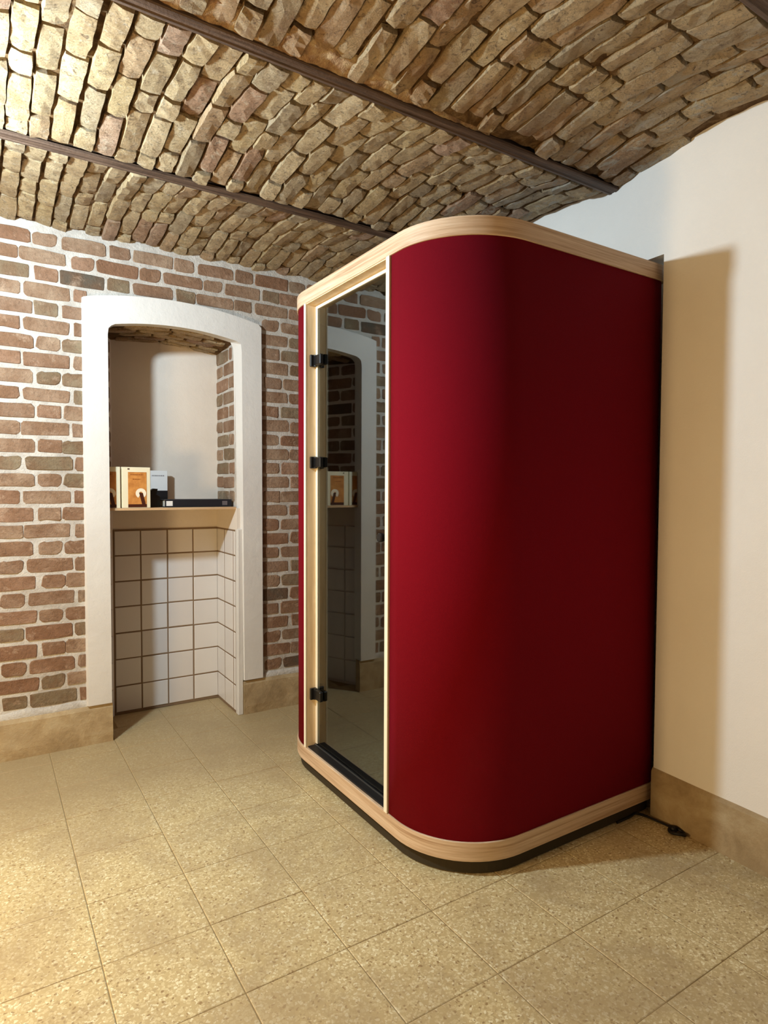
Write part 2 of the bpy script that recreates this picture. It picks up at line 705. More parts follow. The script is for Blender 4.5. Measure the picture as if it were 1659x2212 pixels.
# right reveal: brick above the shelf line, plaster band, tile below
bm = bmesh.new()
add_box(bm, NX1 + 0.002, NX1 + 0.05, YW + 0.035, YN, 1.09, 2.24)
nparent(mesh_obj('right_reveal', bm, M['mortar'], niche))
bm = bmesh.new()
add_prism(bm, [(LFX, YW + 0.02), (LBX, YN), (LBX - 0.2, YN), (LFX - 0.05, YW + 0.02)], -0.05, 2.24)
nparent(mesh_obj('left_reveal', bm, M['niche'], niche))
# soffit
bm = bmesh.new()
xs = [0.44 + (1.25 - 0.44) * i / 16 for i in range(17)]
for a, b in zip(xs, xs[1:]):
    for (ya, yb, d0, d1) in ((YW + 0.03, YN, 0.012, -0.004),):
        p = [bm.verts.new(q) for q in ((a, ya, arch_in(a) + d0), (b, ya, arch_in(b) + d0), (b, yb, arch_in(b) + d1), (a, yb, arch_in(a) + d1))]
        t2 = [bm.verts.new(q) for q in ((a, ya, 2.26), (b, ya, 2.26), (b, yb, 2.26), (a, yb, 2.26))]
        bm.faces.new((p[3], p[2], p[1], p[0]))
        bm.faces.new(t2)
        bm.faces.new((p[0], p[1], t2[1], t2[0]))
        bm.faces.new((p[2], p[3], t2[3], t2[2]))
nparent(mesh_obj('arch_soffit', bm, M['vmortar'], niche))


# rough vault bricks: hang below local z=0, long in Y, thickness X
def rough_brick_bm(Lx, Ly, depth, amp, seed):
    bm = bmesh.new()
    nx, ny = 2, 5
    off = Vector((seed * 3.7, seed * 1.3, 0))
    g = []
    for j in range(ny + 1):
        row = []
        for i in range(nx + 1):
            x = (i / nx - 0.5) * Lx
            y = (j / ny - 0.5) * Ly
            ex = (i in (0, nx))
            ey = (j in (0, ny))
            ns = noise.noise(Vector((x, y, 0)) * 24 + off)
            n2 = noise.noise(Vector((x, y, 5)) * 24 + off)
            z = -depth + ns * amp * 1.3 + (0.002 if ex else 0) + (0.0015 if ey else 0) + (0.002 if ex and ey else 0)
            x2 = x * (0.99 if ex else 1) + n2 * amp * 0.9
            y2 = y * (0.975 if ey else 1) + ns * amp * 0.9
            if ex and ey:
                x2 *= 0.95
                y2 *= 0.98
            row.append(bm.verts.new((x2, y2, z)))
        g.append(row)
    for j in range(ny):
        for i in range(nx):
            bm.faces.new((g[j][i], g[j + 1][i], g[j + 1][i + 1], g[j][i + 1]))
    ring = [g[0][i] for i in range(nx + 1)] + [g[j][nx] for j in range(1, ny + 1)] + \
           [g[ny][i] for i in range(nx - 1, -1, -1)] + [g[j][0] for j in range(ny - 1, 0, -1)]
    top = [bm.verts.new((v.co.x * 1.06, v.co.y * 1.02, 0.012)) for v in ring]
    n = len(ring)
    for i in range(n):
        j = (i + 1) % n
        bm.faces.new((ring[i], ring[j], top[j], top[i]))
    bmesh.ops.recalc_face_normals(bm, faces=bm.faces[:])
    for fc in bm.faces:
        fc.smooth = False
    return bm


VB = {}
for key, ly in (('full', 0.236), ('half', 0.114), ('mid', 0.168)):
    VB[key] = (ly, [bm_to_me('vault_' + key, rough_brick_bm(0.0625, ly, 0.012, 0.0055, i + 1), M['vbrick'], False) for i in range(10)])

for j in range(5):
    yy = YW + 0.075 + 0.069 * j
    x = 0.50 + (0.05 if j % 2 else -0.04)
    while x < 1.2:
        ly, ms = VB[rnd.choice(['full', 'mid', 'mid'])]
        cx = x + ly / 2
        if cx + ly / 2 > 1.228:
            ly, ms = VB['half']
            cx = x + ly / 2
            if cx + ly / 2 > 1.24:
                break
        tt = (yy - YW) / (YN - YW)
        sl = math.atan(-2 * 0.036 / 0.3415 ** 2 * (cx - 0.89))
        m = Matrix.Translation((cx, yy, arch_in(cx) + 0.010 - 0.016 * tt)) @ Matrix.Rotation(-sl, 4, 'Y') @ Matrix.Rotation(math.pi / 2, 4, 'Z')
        if cx - ly / 2 > LFX + (yy - YW) * 0.45:
            nparent(inst('brick', rnd.choice(ms), m, niche))
        x += ly + 0.012

# reveal bricks (right: face towards -X; left: face along the splay)
for row in range(11):
    zc = 2.108 - 0.0836 * row
    if row % 2 == 0:
        segs = [(3.562, 3.640), (3.660, 3.866)]
    else:
        segs = [(3.562, 3.745), (3.765, 3.866)]
    if row == 0:
        segs = [(3.600, 3.640), (3.660, 3.866)]
    Rr = Matrix.Translation((NX1 + 0.002, 0, 0)) @ Matrix.Rotation(math.radians(-90), 4, 'Z')
    for (a, b) in segs:
        # local x -> world -y
        me_rot = Rr
        nparent(put_face_brick(-b, -a, zc, niche, y=0.0, rot=me_rot))
    d = Vector((LBX - LFX, YN - YW - 0.02, 0))
    L = d.length
    ang = math.atan2(d.y, d.x)
    Rl = Matrix.Translation((LFX, YW + 0.02, 0)) @ Matrix.Rotation(ang, 4, 'Z')
    segs = [(0.03, 0.13), (0.15, 0.35)] if row % 2 else [(0.03, 0.23), (0.25, 0.35)]
    for (a, b) in segs:
        nparent(put_face_brick(a, b, zc, niche, y=-0.0005, rot=Rl))


# tiles
def tile_me(wd, ht, name='tile'):
    bm = bmesh.new()
    a = [bm.verts.new((sx * wd / 2, 0.004, sz * ht / 2)) for sx, sz in ((-1, -1), (1, -1), (1, 1), (-1, 1))]
    e = 0.0025
    b = [bm.verts.new((sx * (wd / 2), -0.004, sz * (ht / 2))) for sx, sz in ((-1, -1), (1, -1), (1, 1), (-1, 1))]
    c = [bm.verts.new((sx * (wd / 2 - e), -0.006, sz * (ht / 2 - e))) for sx, sz in ((-1, -1), (1, -1), (1, 1), (-1, 1))]
    for A, B in ((a, b), (b, c)):
        for i in range(4):
            bm.faces.new((A[i], A[(i + 1) % 4], B[(i + 1) % 4], B[i]))
    bm.faces.new(c)
    bmesh.ops.recalc_face_normals(bm, faces=bm.faces[:])
    return bm_to_me(name, bm, M['tile'])


zl = [1.072, 0.927, 0.777, 0.629, 0.477, 0.324, 0.165, 0.012]
xl = [0.625, 0.771, 0.924, 1.077, 1.232]
yl = [3.872, 3.731, 3.574, 3.532]
G = 0.008
boxobj('tile_bed', (0.45, NX1 + 0.01, YN - 0.006, YN + 0.001, 0.0, 1.078), M['tgrout'], niche).matrix_parent_inverse = niche.matrix_basis.inverted()
boxobj('tile_bed', (NX1 - 0.003, NX1 + 0.05, YW + 0.027, YN - 0.006, 0.0, 1.078), M['tgrout'], niche).matrix_parent_inverse = niche.matrix_basis.inverted()
boxobj('plaster_band', (NX1 - 0.004, NX1 + 0.05, YW + 0.0, YN - 0.001, 1.078, 1.205), M['niche'], niche).matrix_parent_inverse = niche.matrix_basis.inverted()
for za, zb in zip(zl, zl[1:]):
    for xa, xb in zip(xl, xl[1:]):
        me = tile_me(xb - xa - G, za - zb - G)
        m = Matrix.Translation(((xa + xb) / 2 + rnd.uniform(-.001, .001), YN - 0.0035, (za + zb) / 2 + rnd.uniform(-.001, .001))) @ \
            Matrix.Rotation(math.radians(rnd.uniform(-0.5, 0.5)), 4, 'X') @ Matrix.Rotation(math.radians(rnd.uniform(-0.5, 0.5)), 4, 'Z')
        nparent(inst('tile', me, m, niche))
    for ya, yb in zip(yl, yl[1:]):
        me = tile_me(ya - yb - G * 1.6, za - zb - G)
        m = Matrix.Translation((NX1 + 0.0005, (ya + yb) / 2, (za + zb) / 2)) @ Matrix.Rotation(math.radians(-90 + rnd.uniform(-.5, .5)), 4, 'Z')
        nparent(inst('tile', me, m, niche))
    for k in range(2):
        me = tile_me(0.15, za - zb - G)
        Rl2 = Matrix.Translation((LFX, YW + 0.02, 0)) @ Matrix.Rotation(ang, 4, 'Z') @ Matrix.Translation((0.115 + 0.155 * k, -0.003, (za + zb) / 2))
        nparent(inst('tile', me, Rl2, niche))

# ------------------------------------------------------------------ white plaster trim around the niche
bm = bmesh.new()
YT = 3.477
NA = 18
ins = [(0.545, 0.203)] + [(0.545, 2.10), (0.549, 2.132), (0.562, 2.146)] + [(0.58 + (1.225 - 0.58) * i / NA, arch_in(0.58 + (1.225 - 0.58) * i / NA)) for i in range(NA + 1)] + [(1.247, 2.138), (1.251, 2.10), (1.262, 0.203)]
inb = [(0.549, 0.203)] + [(0.549, 2.10), (0.552, 2.134), (0.565, 2.149)] + [(0.582 + (1.212 - 0.582) * i / NA, arch_in(0.582 + (1.212 - 0.582) * i / NA) + 0.004) for i in range(NA + 1)] + [(1.226, 2.128), (1.229, 2.08), (1.246, 0.203)]
n = len(ins)
outs = [(0.434, 0.203)]
outs += [(0.434, 2.10), (0.434, 2.20), (0.436, 2.272)] + [(0.46 + (1.352 - 0.46) * i / NA, arch_out(0.46 + (1.352 - 0.46) * i / NA)) for i in range(NA + 1)] + [(1.369, 2.245), (1.370, 2.08), (1.374, 0.203)]
outb = [(x + (-0.010 if x < 0.45 else (0.001 if x > 1.3 else 0)), z + (0.003 if 0.45 < x < 1.36 else 0)) for x, z in outs]
V = []
for pts, y in ((inb, YW + 0.05), (ins, YT), (outs, YT), (outb, YW + 0.004)):
    V.append([bm.verts.new((x, y, z)) for x, z in pts])
for A, B in zip(V, V[1:]):
    for i in range(n - 1):
        bm.faces.new((A[i], A[i + 1], B[i + 1], B[i]))
bm.faces.new([V[k][0] for k in range(4)])
bm.faces.new([V[k][-1] for k in (3, 2, 1, 0)])
bmesh.ops.recalc_face_normals(bm, faces=bm.faces[:])
edges = [e for e in bm.edges if len(e.link_faces) == 2 and e.verts[0].co.y == YT and e.verts[1].co.y == YT and
         abs(e.calc_face_angle(0)) > 0.4]
bmesh.ops.bevel(bm, geom=edges, offset=0.005, segments=2, affect='EDGES', profile=0.5)
trim = mesh_obj('trim_1', bm, M['frame'])
tag(trim, 'white plaster surround framing the arched niche', 'trim', kind='structure')
boxobj('corner_bead', (1.2275, 1.2575, YT + 0.012, YW + 0.0275, 0.0, 1.084), M['frame'], trim, 0.003)

# ------------------------------------------------------------------ baseboards (worn stone plinths)


def plinth(name, x0, x1, y0, y1, z1, label, wavy=0.008, lip=True):
    bm = bmesh.new()
    n = max(4, int((x1 - x0) / 0.06))
    rows = []
    for i in range(n + 1):
        x = x0 + (x1 - x0) * i / n
        q = noise.noise(Vector((x * 3.1, 2.0, 0)))
        q2 = noise.noise(Vector((x * 7.1, 9.0, 0)))
        zt = z1 + wavy * q
        rows.append([bm.verts.new((x, y1, -0.01)), bm.verts.new((x, y0 + 0.003 * q2, -0.01)), bm.verts.new((x, y0 - 0.004 + 0.006 * q2, 0.05)),
                     bm.verts.new((x, y0 + 0.004 * q, zt - 0.022)), bm.verts.new((x, y0 + 0.010, zt - 0.003)), bm.verts.new((x, y1, zt + 0.004))])
    for a, b in zip(rows, rows[1:]):
        for k in range(5):
            bm.faces.new((a[k], b[k], b[k + 1], a[k + 1]))
    bm.faces.new(rows[0])
    bm.faces.new(rows[-1][::-1])
    bmesh.ops.recalc_face_normals(bm, faces=bm.faces[:])
    o = mesh_obj(name, bm, M['plinth'], smooth=False)
    tag(o, label, 'baseboard', kind='structure')
    return o


def plaster_lip(parent, x0, x1, y, z0, z1):
    bm = bmesh.new()
    n = max(4, int((x1 - x0) / 0.04))
    rows = []
    for i in range(n + 1):
        x = x0 + (x1 - x0) * i / n
        q = noise.noise(Vector((x * 9.1, 4.0, 1)))
        rows.append([bm.verts.new((x, y, z0 - 0.012)), bm.verts.new((x, y - 0.006, z0)), bm.verts.new((x, y - 0.002 + 0.002 * q, z1 - 0.012 + 0.012 * q)),
                     bm.verts.new((x, y + 0.012, z1 + 0.012 * q))])
    for a, b in zip(rows, rows[1:]):
        for k in range(3):
            bm.faces.new((a[k], b[k], b[k + 1], a[k + 1]))
    bmesh.ops.recalc_face_normals(bm, faces=bm.faces[:])
    return mesh_obj('mortar_lip', bm, M['mortar'], parent, True)


pl = plinth('baseboard_back_left', XL, 0.549, YW - 0.022, YW + 0.03, 0.200, 'worn beige stone plinth left of the niche under the brick wall')
plaster_lip(pl, XL, 0.44, YW - 0.006, 0.190, 0.235)
pr_ = plinth('baseboard_back_right', 1.2585, 2.26, YW - 0.022, YW + 0.03, 0.196, 'grey stone plinth between the niche and the red booth')
plaster_lip(pr_, 1.375, 2.2, YW - 0.006, 0.190, 0.232)

# ------------------------------------------------------------------ RIGHT WALL (plaster, slightly out of square) with the opening behind the booth
def rx(y):
    return 2.265 + 0.049 * (y - 1.52)


YJ = 1.519
YO1 = 3.02
ZO = 2.245
bm = bmesh.new()
add_prism(bm, [(rx(YF), YF), (rx(YF) + 0.7, YF), (rx(YJ) + 0.60, YJ), (rx(YJ), YJ)], -0.05, ZTOP)
add_prism(bm, [(rx(YJ), YJ), (rx(YJ) + 0.60, YJ), (rx(YO1) + 0.6, YO1), (rx(YO1), YO1)], ZO, ZTOP)
add_prism(bm, [(rx(YO1), YO1), (rx(YO1) + 0.6, YO1), (rx(3.52) + 0.6, 3.52), (rx(3.52), 3.52)], -0.05, ZTOP)
add_prism(bm, [(rx(YJ) + 0.55, YJ - 0.1), (rx(YJ) + 0.65, YJ - 0.1), (rx(YO1) + 0.65, YO1 + 0.1), (rx(YO1) + 0.55, YO1 + 0.1)], -0.05, ZTOP)
add_prism(bm, [(rx(YJ) + 0.14, YJ), (rx(YJ) + 0.60, YJ), (rx(YO1) + 0.6, YO1), (rx(YO1) + 0.14, YO1)], 1.95, ZO)  # unseen drop behind the booth, added to block light leaking over its top
bmesh.ops.recalc_face_normals(bm, faces=bm.faces[:])
o = mesh_obj('wall_right', bm, M['wall'])
tag(o, 'plain cream plastered wall to the right of the booth', 'wall', kind='structure')
bm = bmesh.new()
rows = []
nseg = 40
for i in range(nseg + 1):
    y = YF + (YJ + 0.004 - YF) * i / nseg
    q = noise.noise(Vector((y * 3.3, 0, 7)))
    x = rx(y)
    rows.append([bm.verts.new((x + 0.02, y, -0.01)), bm.verts.new((x - 0.010, y, -0.01)), bm.verts.new((x - 0.009 + .003 * q, y, 0.185 + 0.005 * q)),
                 bm.verts.new((x + 0.0, y, 0.200 + 0.005 * q)), bm.verts.new((x + 0.02, y, 0.200))])
for a, b in zip(rows, rows[1:]):
    for k in range(4):
        bm.faces.new((a[k], b[k], b[k + 1], a[k + 1]))
bm.faces.new(rows[0])
bm.faces.new(rows[-1][::-1])
bmesh.ops.recalc_face_normals(bm, faces=bm.faces[:])
o = mesh_obj('baseboard_right', bm, M['plinth'])
tag(o, 'worn beige stone skirting along the cream wall', 'baseboard', kind='structure')

# walls behind the camera
o = boxobj('wall_left', (XL - 0.1, XL, YF, YW, -0.05, ZTOP), M['room'])
tag(o, 'plain plastered wall far left of the camera', 'wall', kind='structure')
o = boxobj('wall_front', (XL - 0.1, 2.9, YF - 0.1, YF, -0.05, ZTOP), M['room'])
tag(o, 'plain plastered wall behind the camera', 'wall', kind='structure')

# ------------------------------------------------------------------ FLOOR
TP = 0.3025
FX0, FY0 = 0.255, 0.932
bm = bmesh.new()
add_box(bm, XL - 0.05, 2.95, YF - 0.05, YN + 0.04, -0.06, -0.002)
floor = mesh_obj('floor', bm, M['grout'])
tag(floor, 'beige terrazzo tiled floor', 'floor', kind='structure')


def floor_tile_me(wx, wy):
    bm = bmesh.new()
    e = 0.0022
    lv = ((-0.012, 0), (-0.0012, 0), (0, e))
    R = []
    for z, i in lv:
        R.append([bm.verts.new((sx * (wx / 2 - i), sy * (wy / 2 - i), z)) for sx, sy in ((-1, -1), (1, -1), (1, 1), (-1, 1))])
    for A, B in zip(R, R[1:]):
        for i in range(4):
            bm.faces.new((A[i], A[(i + 1) % 4], B[(i + 1) % 4], B[i]))
    bm.faces.new(R[-1])
    return bm_to_me('floor_tile', bm, M['terrazzo'])


FT = floor_tile_me(TP - 0.0024, TP - 0.0024)
rest = bmesh.new()
for i in range(-11, 9):
    for j in range(-8, 10):
        x0, y0 = FX0 + i * TP, FY0 + j * TP
        x1, y1 = x0 + TP, y0 + TP
        if x1 < XL + 0.05 or y1 < YF + 0.05:
            continue
        if x0 < XL: x0 = XL
        if y0 < YF: y0 = YF
        ymax = YN - 0.01 if (x1 > 0.45 and x0 < NX1) else YW - 0.01
        if y0 > ymax - 0.02:
            continue
        y1 = min(y1, ymax)
        if ymax > YW:
            if y0 > YW - 0.05:
                x0, x1 = max(x0, 0.60), min(x1, NX1)
        if x1 > 2.80: x1 = 2.80
        if x1 - x0 < 0.02 or y1 - y0 < 0.02:
            continue
        full = abs(x1 - x0 - TP) < 1e-4 and abs(y1 - y0 - TP) < 1e-4
        me = FT if full else floor_tile_me(x1 - x0 - 0.0022, y1 - y0 - 0.0022)
        m = Matrix.Translation(((x0 + x1) / 2, (y0 + y1) / 2, rnd.uniform(-0.0008, 0.0002))) @ Matrix.Rotation(rnd.uniform(-.0015, .0015), 4, 'X') @ Matrix.Rotation(rnd.uniform(-.0015, .0015), 4, 'Y')
        if x1 < -0.9 or y1 < 0.3 or x0 > 2.3:
            b2 = bmesh.new()
            b2.from_mesh(me)
            b2.transform(m)
            tmp = bpy.data.meshes.new('tmp')
            b2.to_mesh(tmp)
            b2.free()
            rest.from_mesh(tmp)
            bpy.data.meshes.remove(tmp)
        else:
            inst('floor_tile', me, m, floor)
tag(mesh_obj('floor_paving', rest, M['terrazzo'], floor), kind='stuff')

# ------------------------------------------------------------------ CEILING: shallow brick vaults between steel beams
ZB = 2.580
BE = [(0.862, 0.917), (1.742, 1.797), (2.655, 2.710)]
BAYS = [(-0.02, 0.862), (0.917, 1.742), (1.797, 2.655), (2.710, YW + 0.01)]
RISE = 0.042
names = ['near vault bay of rough brick over the camera', 'rough tan brick vault bay with a rusty smear beside the middle beam',
         'brightly lit rough brick vault bay between the two visible beams', 'rough brick vault bay resting on the back wall']
for bi, (ya, yb) in enumerate(BAYS):
    yc, hw = (ya + yb) / 2, (yb - ya) / 2

    def vz(y):
        return ZB + 0.008 + RISE * (1 - ((y - yc) / hw) ** 2)
    bm = bmesh.new()
    X0c, X1c = (-1.15, 2.40) if bi else (-0.6, 2.40)
    nxx, nyy = int((X1c - X0c) / 0.018), 46
    g = []
    for i in range(nxx + 1):
        x = X0c + (X1c - X0c) * i / nxx
        row = []
        for j in range(nyy + 1):
            y = ya + (yb - ya) * j / nyy
            q = noise.fractal(Vector((x * 11, y * 9, bi * 7)), 0.9, 2.0, 4)
            row.append(bm.verts.new((x, y, vz(y) + 0.012 - 0.010 * q)))
        g.append(row)
    for i in range(nxx):
        for j in range(nyy):
            bm.faces.new((g[i][j], g[i][j + 1], g[i + 1][j + 1], g[i + 1][j]))
    bay = mesh_obj('ceiling', bm, M['vmortar'], None, True)
    tag(bay, names[bi], 'ceiling', kind='structure')
    bm = bmesh.new()
    add_box(bm, XL, 2.9, ya, yb, 2.70, 2.76)
    mesh_obj('vault_backing', bm, M['vmortar'], bay)
    jn = bmesh.new()
    x = X0c + 0.03
    row = 0
    tilt = 0
    while x < 2.27:
        pitch = 0.0725 * rnd.uniform(0.95, 1.06)
        # one arch ring: bricks run across the bay
        y = ya + 0.004
        tilt = rnd.uniform(2, 9) * rnd.choice([1, 1, -1])
        rz0 = rnd.uniform(-0.006, 0.006)
        kinds = []
        if row % 2:
            seq = ['half', 'full', 'full', 'full', 'full']
        else:
            seq = ['full', 'full', 'full', 'full', 'full']
        if rnd.random() < 0.35:
            seq = ['mid', 'full', 'half', 'full', 'full', 'full']
        for kd in seq:
            gap = rnd.uniform(0.003, 0.010)
            ly, ms = VB[kd]
            room = yb - 0.004 - y
            if room < 0.06:
                break
            sc = 1.0
            if ly > room:
                sc = room / ly
                if sc < 0.75:
                    for k2 in ('mid', 'half'):
                        if VB[k2][0] <= room * 1.15:
                            ly, ms = VB[k2]
                            break
                    sc = min(1.0, room / ly)
            cy = y + ly * sc / 2
            sl = math.atan(-2 * RISE * (cy - yc) / hw ** 2)
            hx = x + (noise.noise(Vector((cy * 2.0, row * 0.2, bi))) * 0.004)
            if hx < rx(cy) - 0.025:
                m = Matrix.Translation((hx, cy, vz(cy) + 0.004 + rz0 + rnd.uniform(-0.004, 0.004))) @ Matrix.Rotation(sl, 4, 'X') @ \
                    Matrix.Rotation(math.radians(rnd.uniform(-1.4, 1.4)), 4, 'Z') @ Matrix.Rotation(math.radians(tilt + rnd.uniform(-3, 3)), 4, 'Y') @ \
                    Matrix.Diagonal((rnd.uniform(0.9, 1.08), sc * rnd.uniform(0.97, 1.0), 1, 1))
                if rnd.random() < 0.5:
                    m = m @ Matrix.Rotation(math.pi, 4, 'Z')
                me = rnd.choice(ms)
                if x < -0.25 or bi == 0:
                    b2 = bmesh.new()
                    b2.from_mesh(me)
                    b2.transform(m)
                    tmp = bpy.data.meshes.new('tmp')
                    b2.to_mesh(tmp)
                    b2.free()
                    jn.from_mesh(tmp)
                    bpy.data.meshes.remove(tmp)
                else:
                    inst('brick', me, m, bay)
            y += ly * sc + gap
        x += pitch
        row += 1
    tag(mesh_obj('brick_field', jn, M['vbrick'], bay, False), kind='stuff')
    if bi == 1:
        bm = bmesh.new()
        nf = 150
        rows = []
        for i in range(nf + 1):
            x = -0.2 + 1.75 * i / nf
            q = noise.noise(Vector((x * 5.0, 3, 3)))
            q2 = noise.noise(Vector((x * 21.0, 8, 3)))
            wdt = max(0.006, (0.085 + 0.035 * q + 0.012 * q2) * min(1, max(0.08, (1.45 - x) / 0.5)))
            rr_ = []
            for k in range(7):
                yk = 1.745 - wdt * k / 6
                qq = noise.fractal(Vector((x * 26, yk * 26, 1)), 0.9, 2.0, 3)
                rr_.append(bm.verts.new((x, yk, vz(yk) + 0.001 - 0.006 * qq + (0.016 if k == 6 else 0) - (0.004 if k == 5 else 0))))
            rows.append(rr_)
        for a, b in zip(rows, rows[1:]):
            for k in range(6):
                bm.faces.new((a[k], b[k], b[k + 1], a[k + 1]))
        bmesh.ops.recalc_face_normals(bm, faces=bm.faces[:])
        fo = mesh_obj('mortar_fillet', bm, mat_fillet(), bay, True)
        fo['label'] = 'rusty brown mortar smear along the beam'
# plain flat ceiling over the part of the room the photograph does not show
o = boxobj('ceiling_plaster', (XL, 2.9, YF, -0.02, 2.60, 2.66), M['room'])
tag(o, 'plain plastered ceiling behind the camera', 'ceiling', kind='structure')
o = boxobj('ceiling_plaster', (XL, -1.15, -0.02, YW, 2.60, 2.66), M['room'])
tag(o, 'plain plastered ceiling over the left end of the room', 'ceiling', kind='structure')

lab = ['dark steel ceiling beam crossing the top right corner of the picture', 'dark steel beam running between the brick vaults to the top of the cream wall',
       'thin dark steel beam nearest the brick wall, passing behind the booth top']
for (ya, yb), lb in zip(BE, lab):
    bm = bmesh.new()
    ym = (ya + yb) / 2
    # lower flange with rounded lips, web above
    prof = [(ya, ZB + 0.012), (ya, ZB + 0.003), (ya + 0.004, ZB), (ya + 0.016, ZB - 0.002), (ya + 0.020, ZB + 0.001), (yb - 0.020, ZB + 0.001), (yb - 0.016, ZB - 0.002),
            (yb - 0.004, ZB), (yb, ZB + 0.003), (yb, ZB + 0.012), (ym + 0.004, ZB + 0.020), (ym + 0.004, 2.72), (ym - 0.004, 2.72), (ym - 0.004, ZB + 0.020)]
    xa, xb = -2.85, rx(ym) + 0.01
    A = [bm.verts.new((xa, p[0], p[1])) for p in prof]
    B = [bm.verts.new((xb, p[0], p[1])) for p in prof]
    for i in range(len(prof)):
        j = (i + 1) % len(prof)
        bm.faces.new((A[i], A[j], B[j], B[i]))
    bm.faces.new(A)
    bm.faces.new(B[::-1])
    bmesh.ops.recalc_face_normals(bm, faces=bm.faces[:])
    o = mesh_obj('steel_beam', bm, M['steel'])
    tag(o, lb, 'beam', 'steel beams carrying the vaults')

# ------------------------------------------------------------------ THE BOOTH
BX0, BX1, BY0, BY1 = 1.254, 2.376, 1.564, 2.983
RB = 0.317
RR = 0.06
Z0, Z1, Z2, Z3 = 0.037, 0.105, 2.165, 2.229
DY0, DY1 = 1.957, 2.642       # clear door opening
KS = 0.988
booth = empty('phone_booth', (1.8 * KS, 2.27 * KS, 1.32 * (1 - KS)))
booth.scale = (KS, KS, KS)
bpy.context.view_layer.update()
tag(booth, 'tall crimson felt booth with rounded corners, pale wood bands and a glass door', 'booth')


def bp(o):
    o.parent = booth
    o.matrix_parent_inverse = Matrix.Translation((-1.8, -2.27, 0))
    return o


def outline(d, n=16):
    return rrect(BX0 + d, BX1 - d, BY0 + d, BY1 - d, [RB - d, RR, RR, RB - d], n)


def ring(name, d0, d1, za, zb, mat, bev=0.0):
    bm = bmesh.new()
    add_ribbon(bm, outline(d0), outline(d1), za, zb)
    o = mesh_obj(name, bm, mat)
    md = o.modifiers.new('bevel', 'BEVEL')
    md.width = bev
    md.segments = 2
    md.limit_method = 'ANGLE'
    md.angle_limit = math.radians(50)
    for p in o.data.polygons:
        p.use_smooth = True
    md2 = o.modifiers.new('wn', 'WEIGHTED_NORMAL')
    return bp(o)


# base recess, wooden bands, roof and floor slabs
bm = bmesh.new()
add_prism(bm, outline(0.018), -0.0115, Z0)
bp(mesh_obj('base_plinth', bm, plain('floor_shade_taupe', srgb(62, 54, 40), 0.9, 0.2)))  # shade under the band is put into this plinth's colour and shallow inset
for (px_, py_) in ((1.50, 1.80), (1.50, 2.76), (2.28, 1.68), (2.28, 2.86)):
    bm = bmesh.new()
    bmesh.ops.create_cone(bm, cap_ends=True, segments=16, radius1=0.025, radius2=0.025, depth=0.0045, matrix=Matrix.Translation((px_, py_, -0.0137)))
    bp(mesh_obj('levelling_foot', bm, M['black']))
ring('bottom_band', 0.0, 0.045, Z0, Z1, M['band'], 0.003)
ring('top_band', 0.0, 0.045, Z2, Z3, M['band'], 0.003)
bm = bmesh.new()
add_prism(bm, outline(0.04), Z3 - 0.02, Z3 - 0.006)
bp(mesh_obj('roof_panel', bm, M['band']))
bm = bmesh.new()
add_prism(bm, outline(0.04), Z0 + 0.002, Z1 - 0.012)
bp(mesh_obj('floor_panel', bm, M['carpet']))

# felt shell: open ribbon from the door round the right, back and left
DI = 0.006
TH = 0.055


def shell(name, ystart_right, mat_o):
    pass


oo = outline(DI, 20)
ii = outline(DI + TH, 20)
n1 = 21
# outline order: corner x0y0 (180->270), x1y0, x1y1, x0y1 (90->180)
start = [(BX0 + DI, DY0 - 0.022)]
starti = [(BX0 + DI + TH, DY0 - 0.022)]
end = [(BX0 + DI, DY1 + 0.018)]
endi = [(BX0 + DI + TH, DY1 + 0.018)]
# right-hand / rear / left-hand panels as separate parts
q0 = start + oo[:2 * n1]
q1 = starti + ii[:2 * n1]
bm = bmesh.new()
add_ribbon(bm, q0, q1, Z1, Z2, closed=False)
o = mesh_obj('felt_panel', bm, M['red'])
for p in o.data.polygons:
    p.use_smooth = abs(p.normal.z) < 0.5
bp(o)
q0 = oo[2 * n1 - 1:] + end
q1 = ii[2 * n1 - 1:] + endi
bm = bmesh.new()
add_ribbon(bm, q0, q1, Z1, Z2, closed=False)
o = mesh_obj('felt_panel', bm, M['red'])
for p in o.data.polygons:
    p.use_smooth = abs(p.normal.z) < 0.5
bp(o)
# dark lining inside
bm = bmesh.new()
add_ribbon(bm, ([(BX0 + DI + TH, DY0 - 0.022)] + ii + [(BX0 + DI + TH, DY1 + 0.018)]),
           ([(BX0 + DI + TH + 0.008, DY0 - 0.022)] + outline(DI + TH + 0.008, 20) + [(BX0 + DI + TH + 0.008, DY1 + 0.018)]), Z1 - 0.01, Z2, closed=False)
bp(mesh_obj('inner_lining', bm, M['charcoal']))
bm = bmesh.new()
add_prism(bm, outline(0.062), Z2 - 0.012, Z2 - 0.004)
bp(mesh_obj('inner_ceiling', bm, M['charcoal']))

# door frame: left jamb, right jamb, head, with pale edge strips proud of the felt
XG = 1.309
jl = bp(boxobj('door_jamb', (BX0 + 0.004, XG + 0.02, DY1, DY1 + 0.018, Z1, Z2), M['jamb']))
jr = bp(boxobj('door_jamb', (BX0 + 0.004, XG + 0.02, DY0 - 0.020, DY0, Z1, Z2), M['jamb']))
hd = bp(boxobj('door_head', (BX0 + 0.004, XG + 0.02, DY0, DY1, Z2 - 0.004, Z2 + 0.012), M['jamb']))


def sub(o, par):
    o.parent = par
    o.matrix_parent_inverse = par.matrix_parent_inverse.copy()
    o.matrix_parent_inverse = Matrix.Identity(4)
    return o


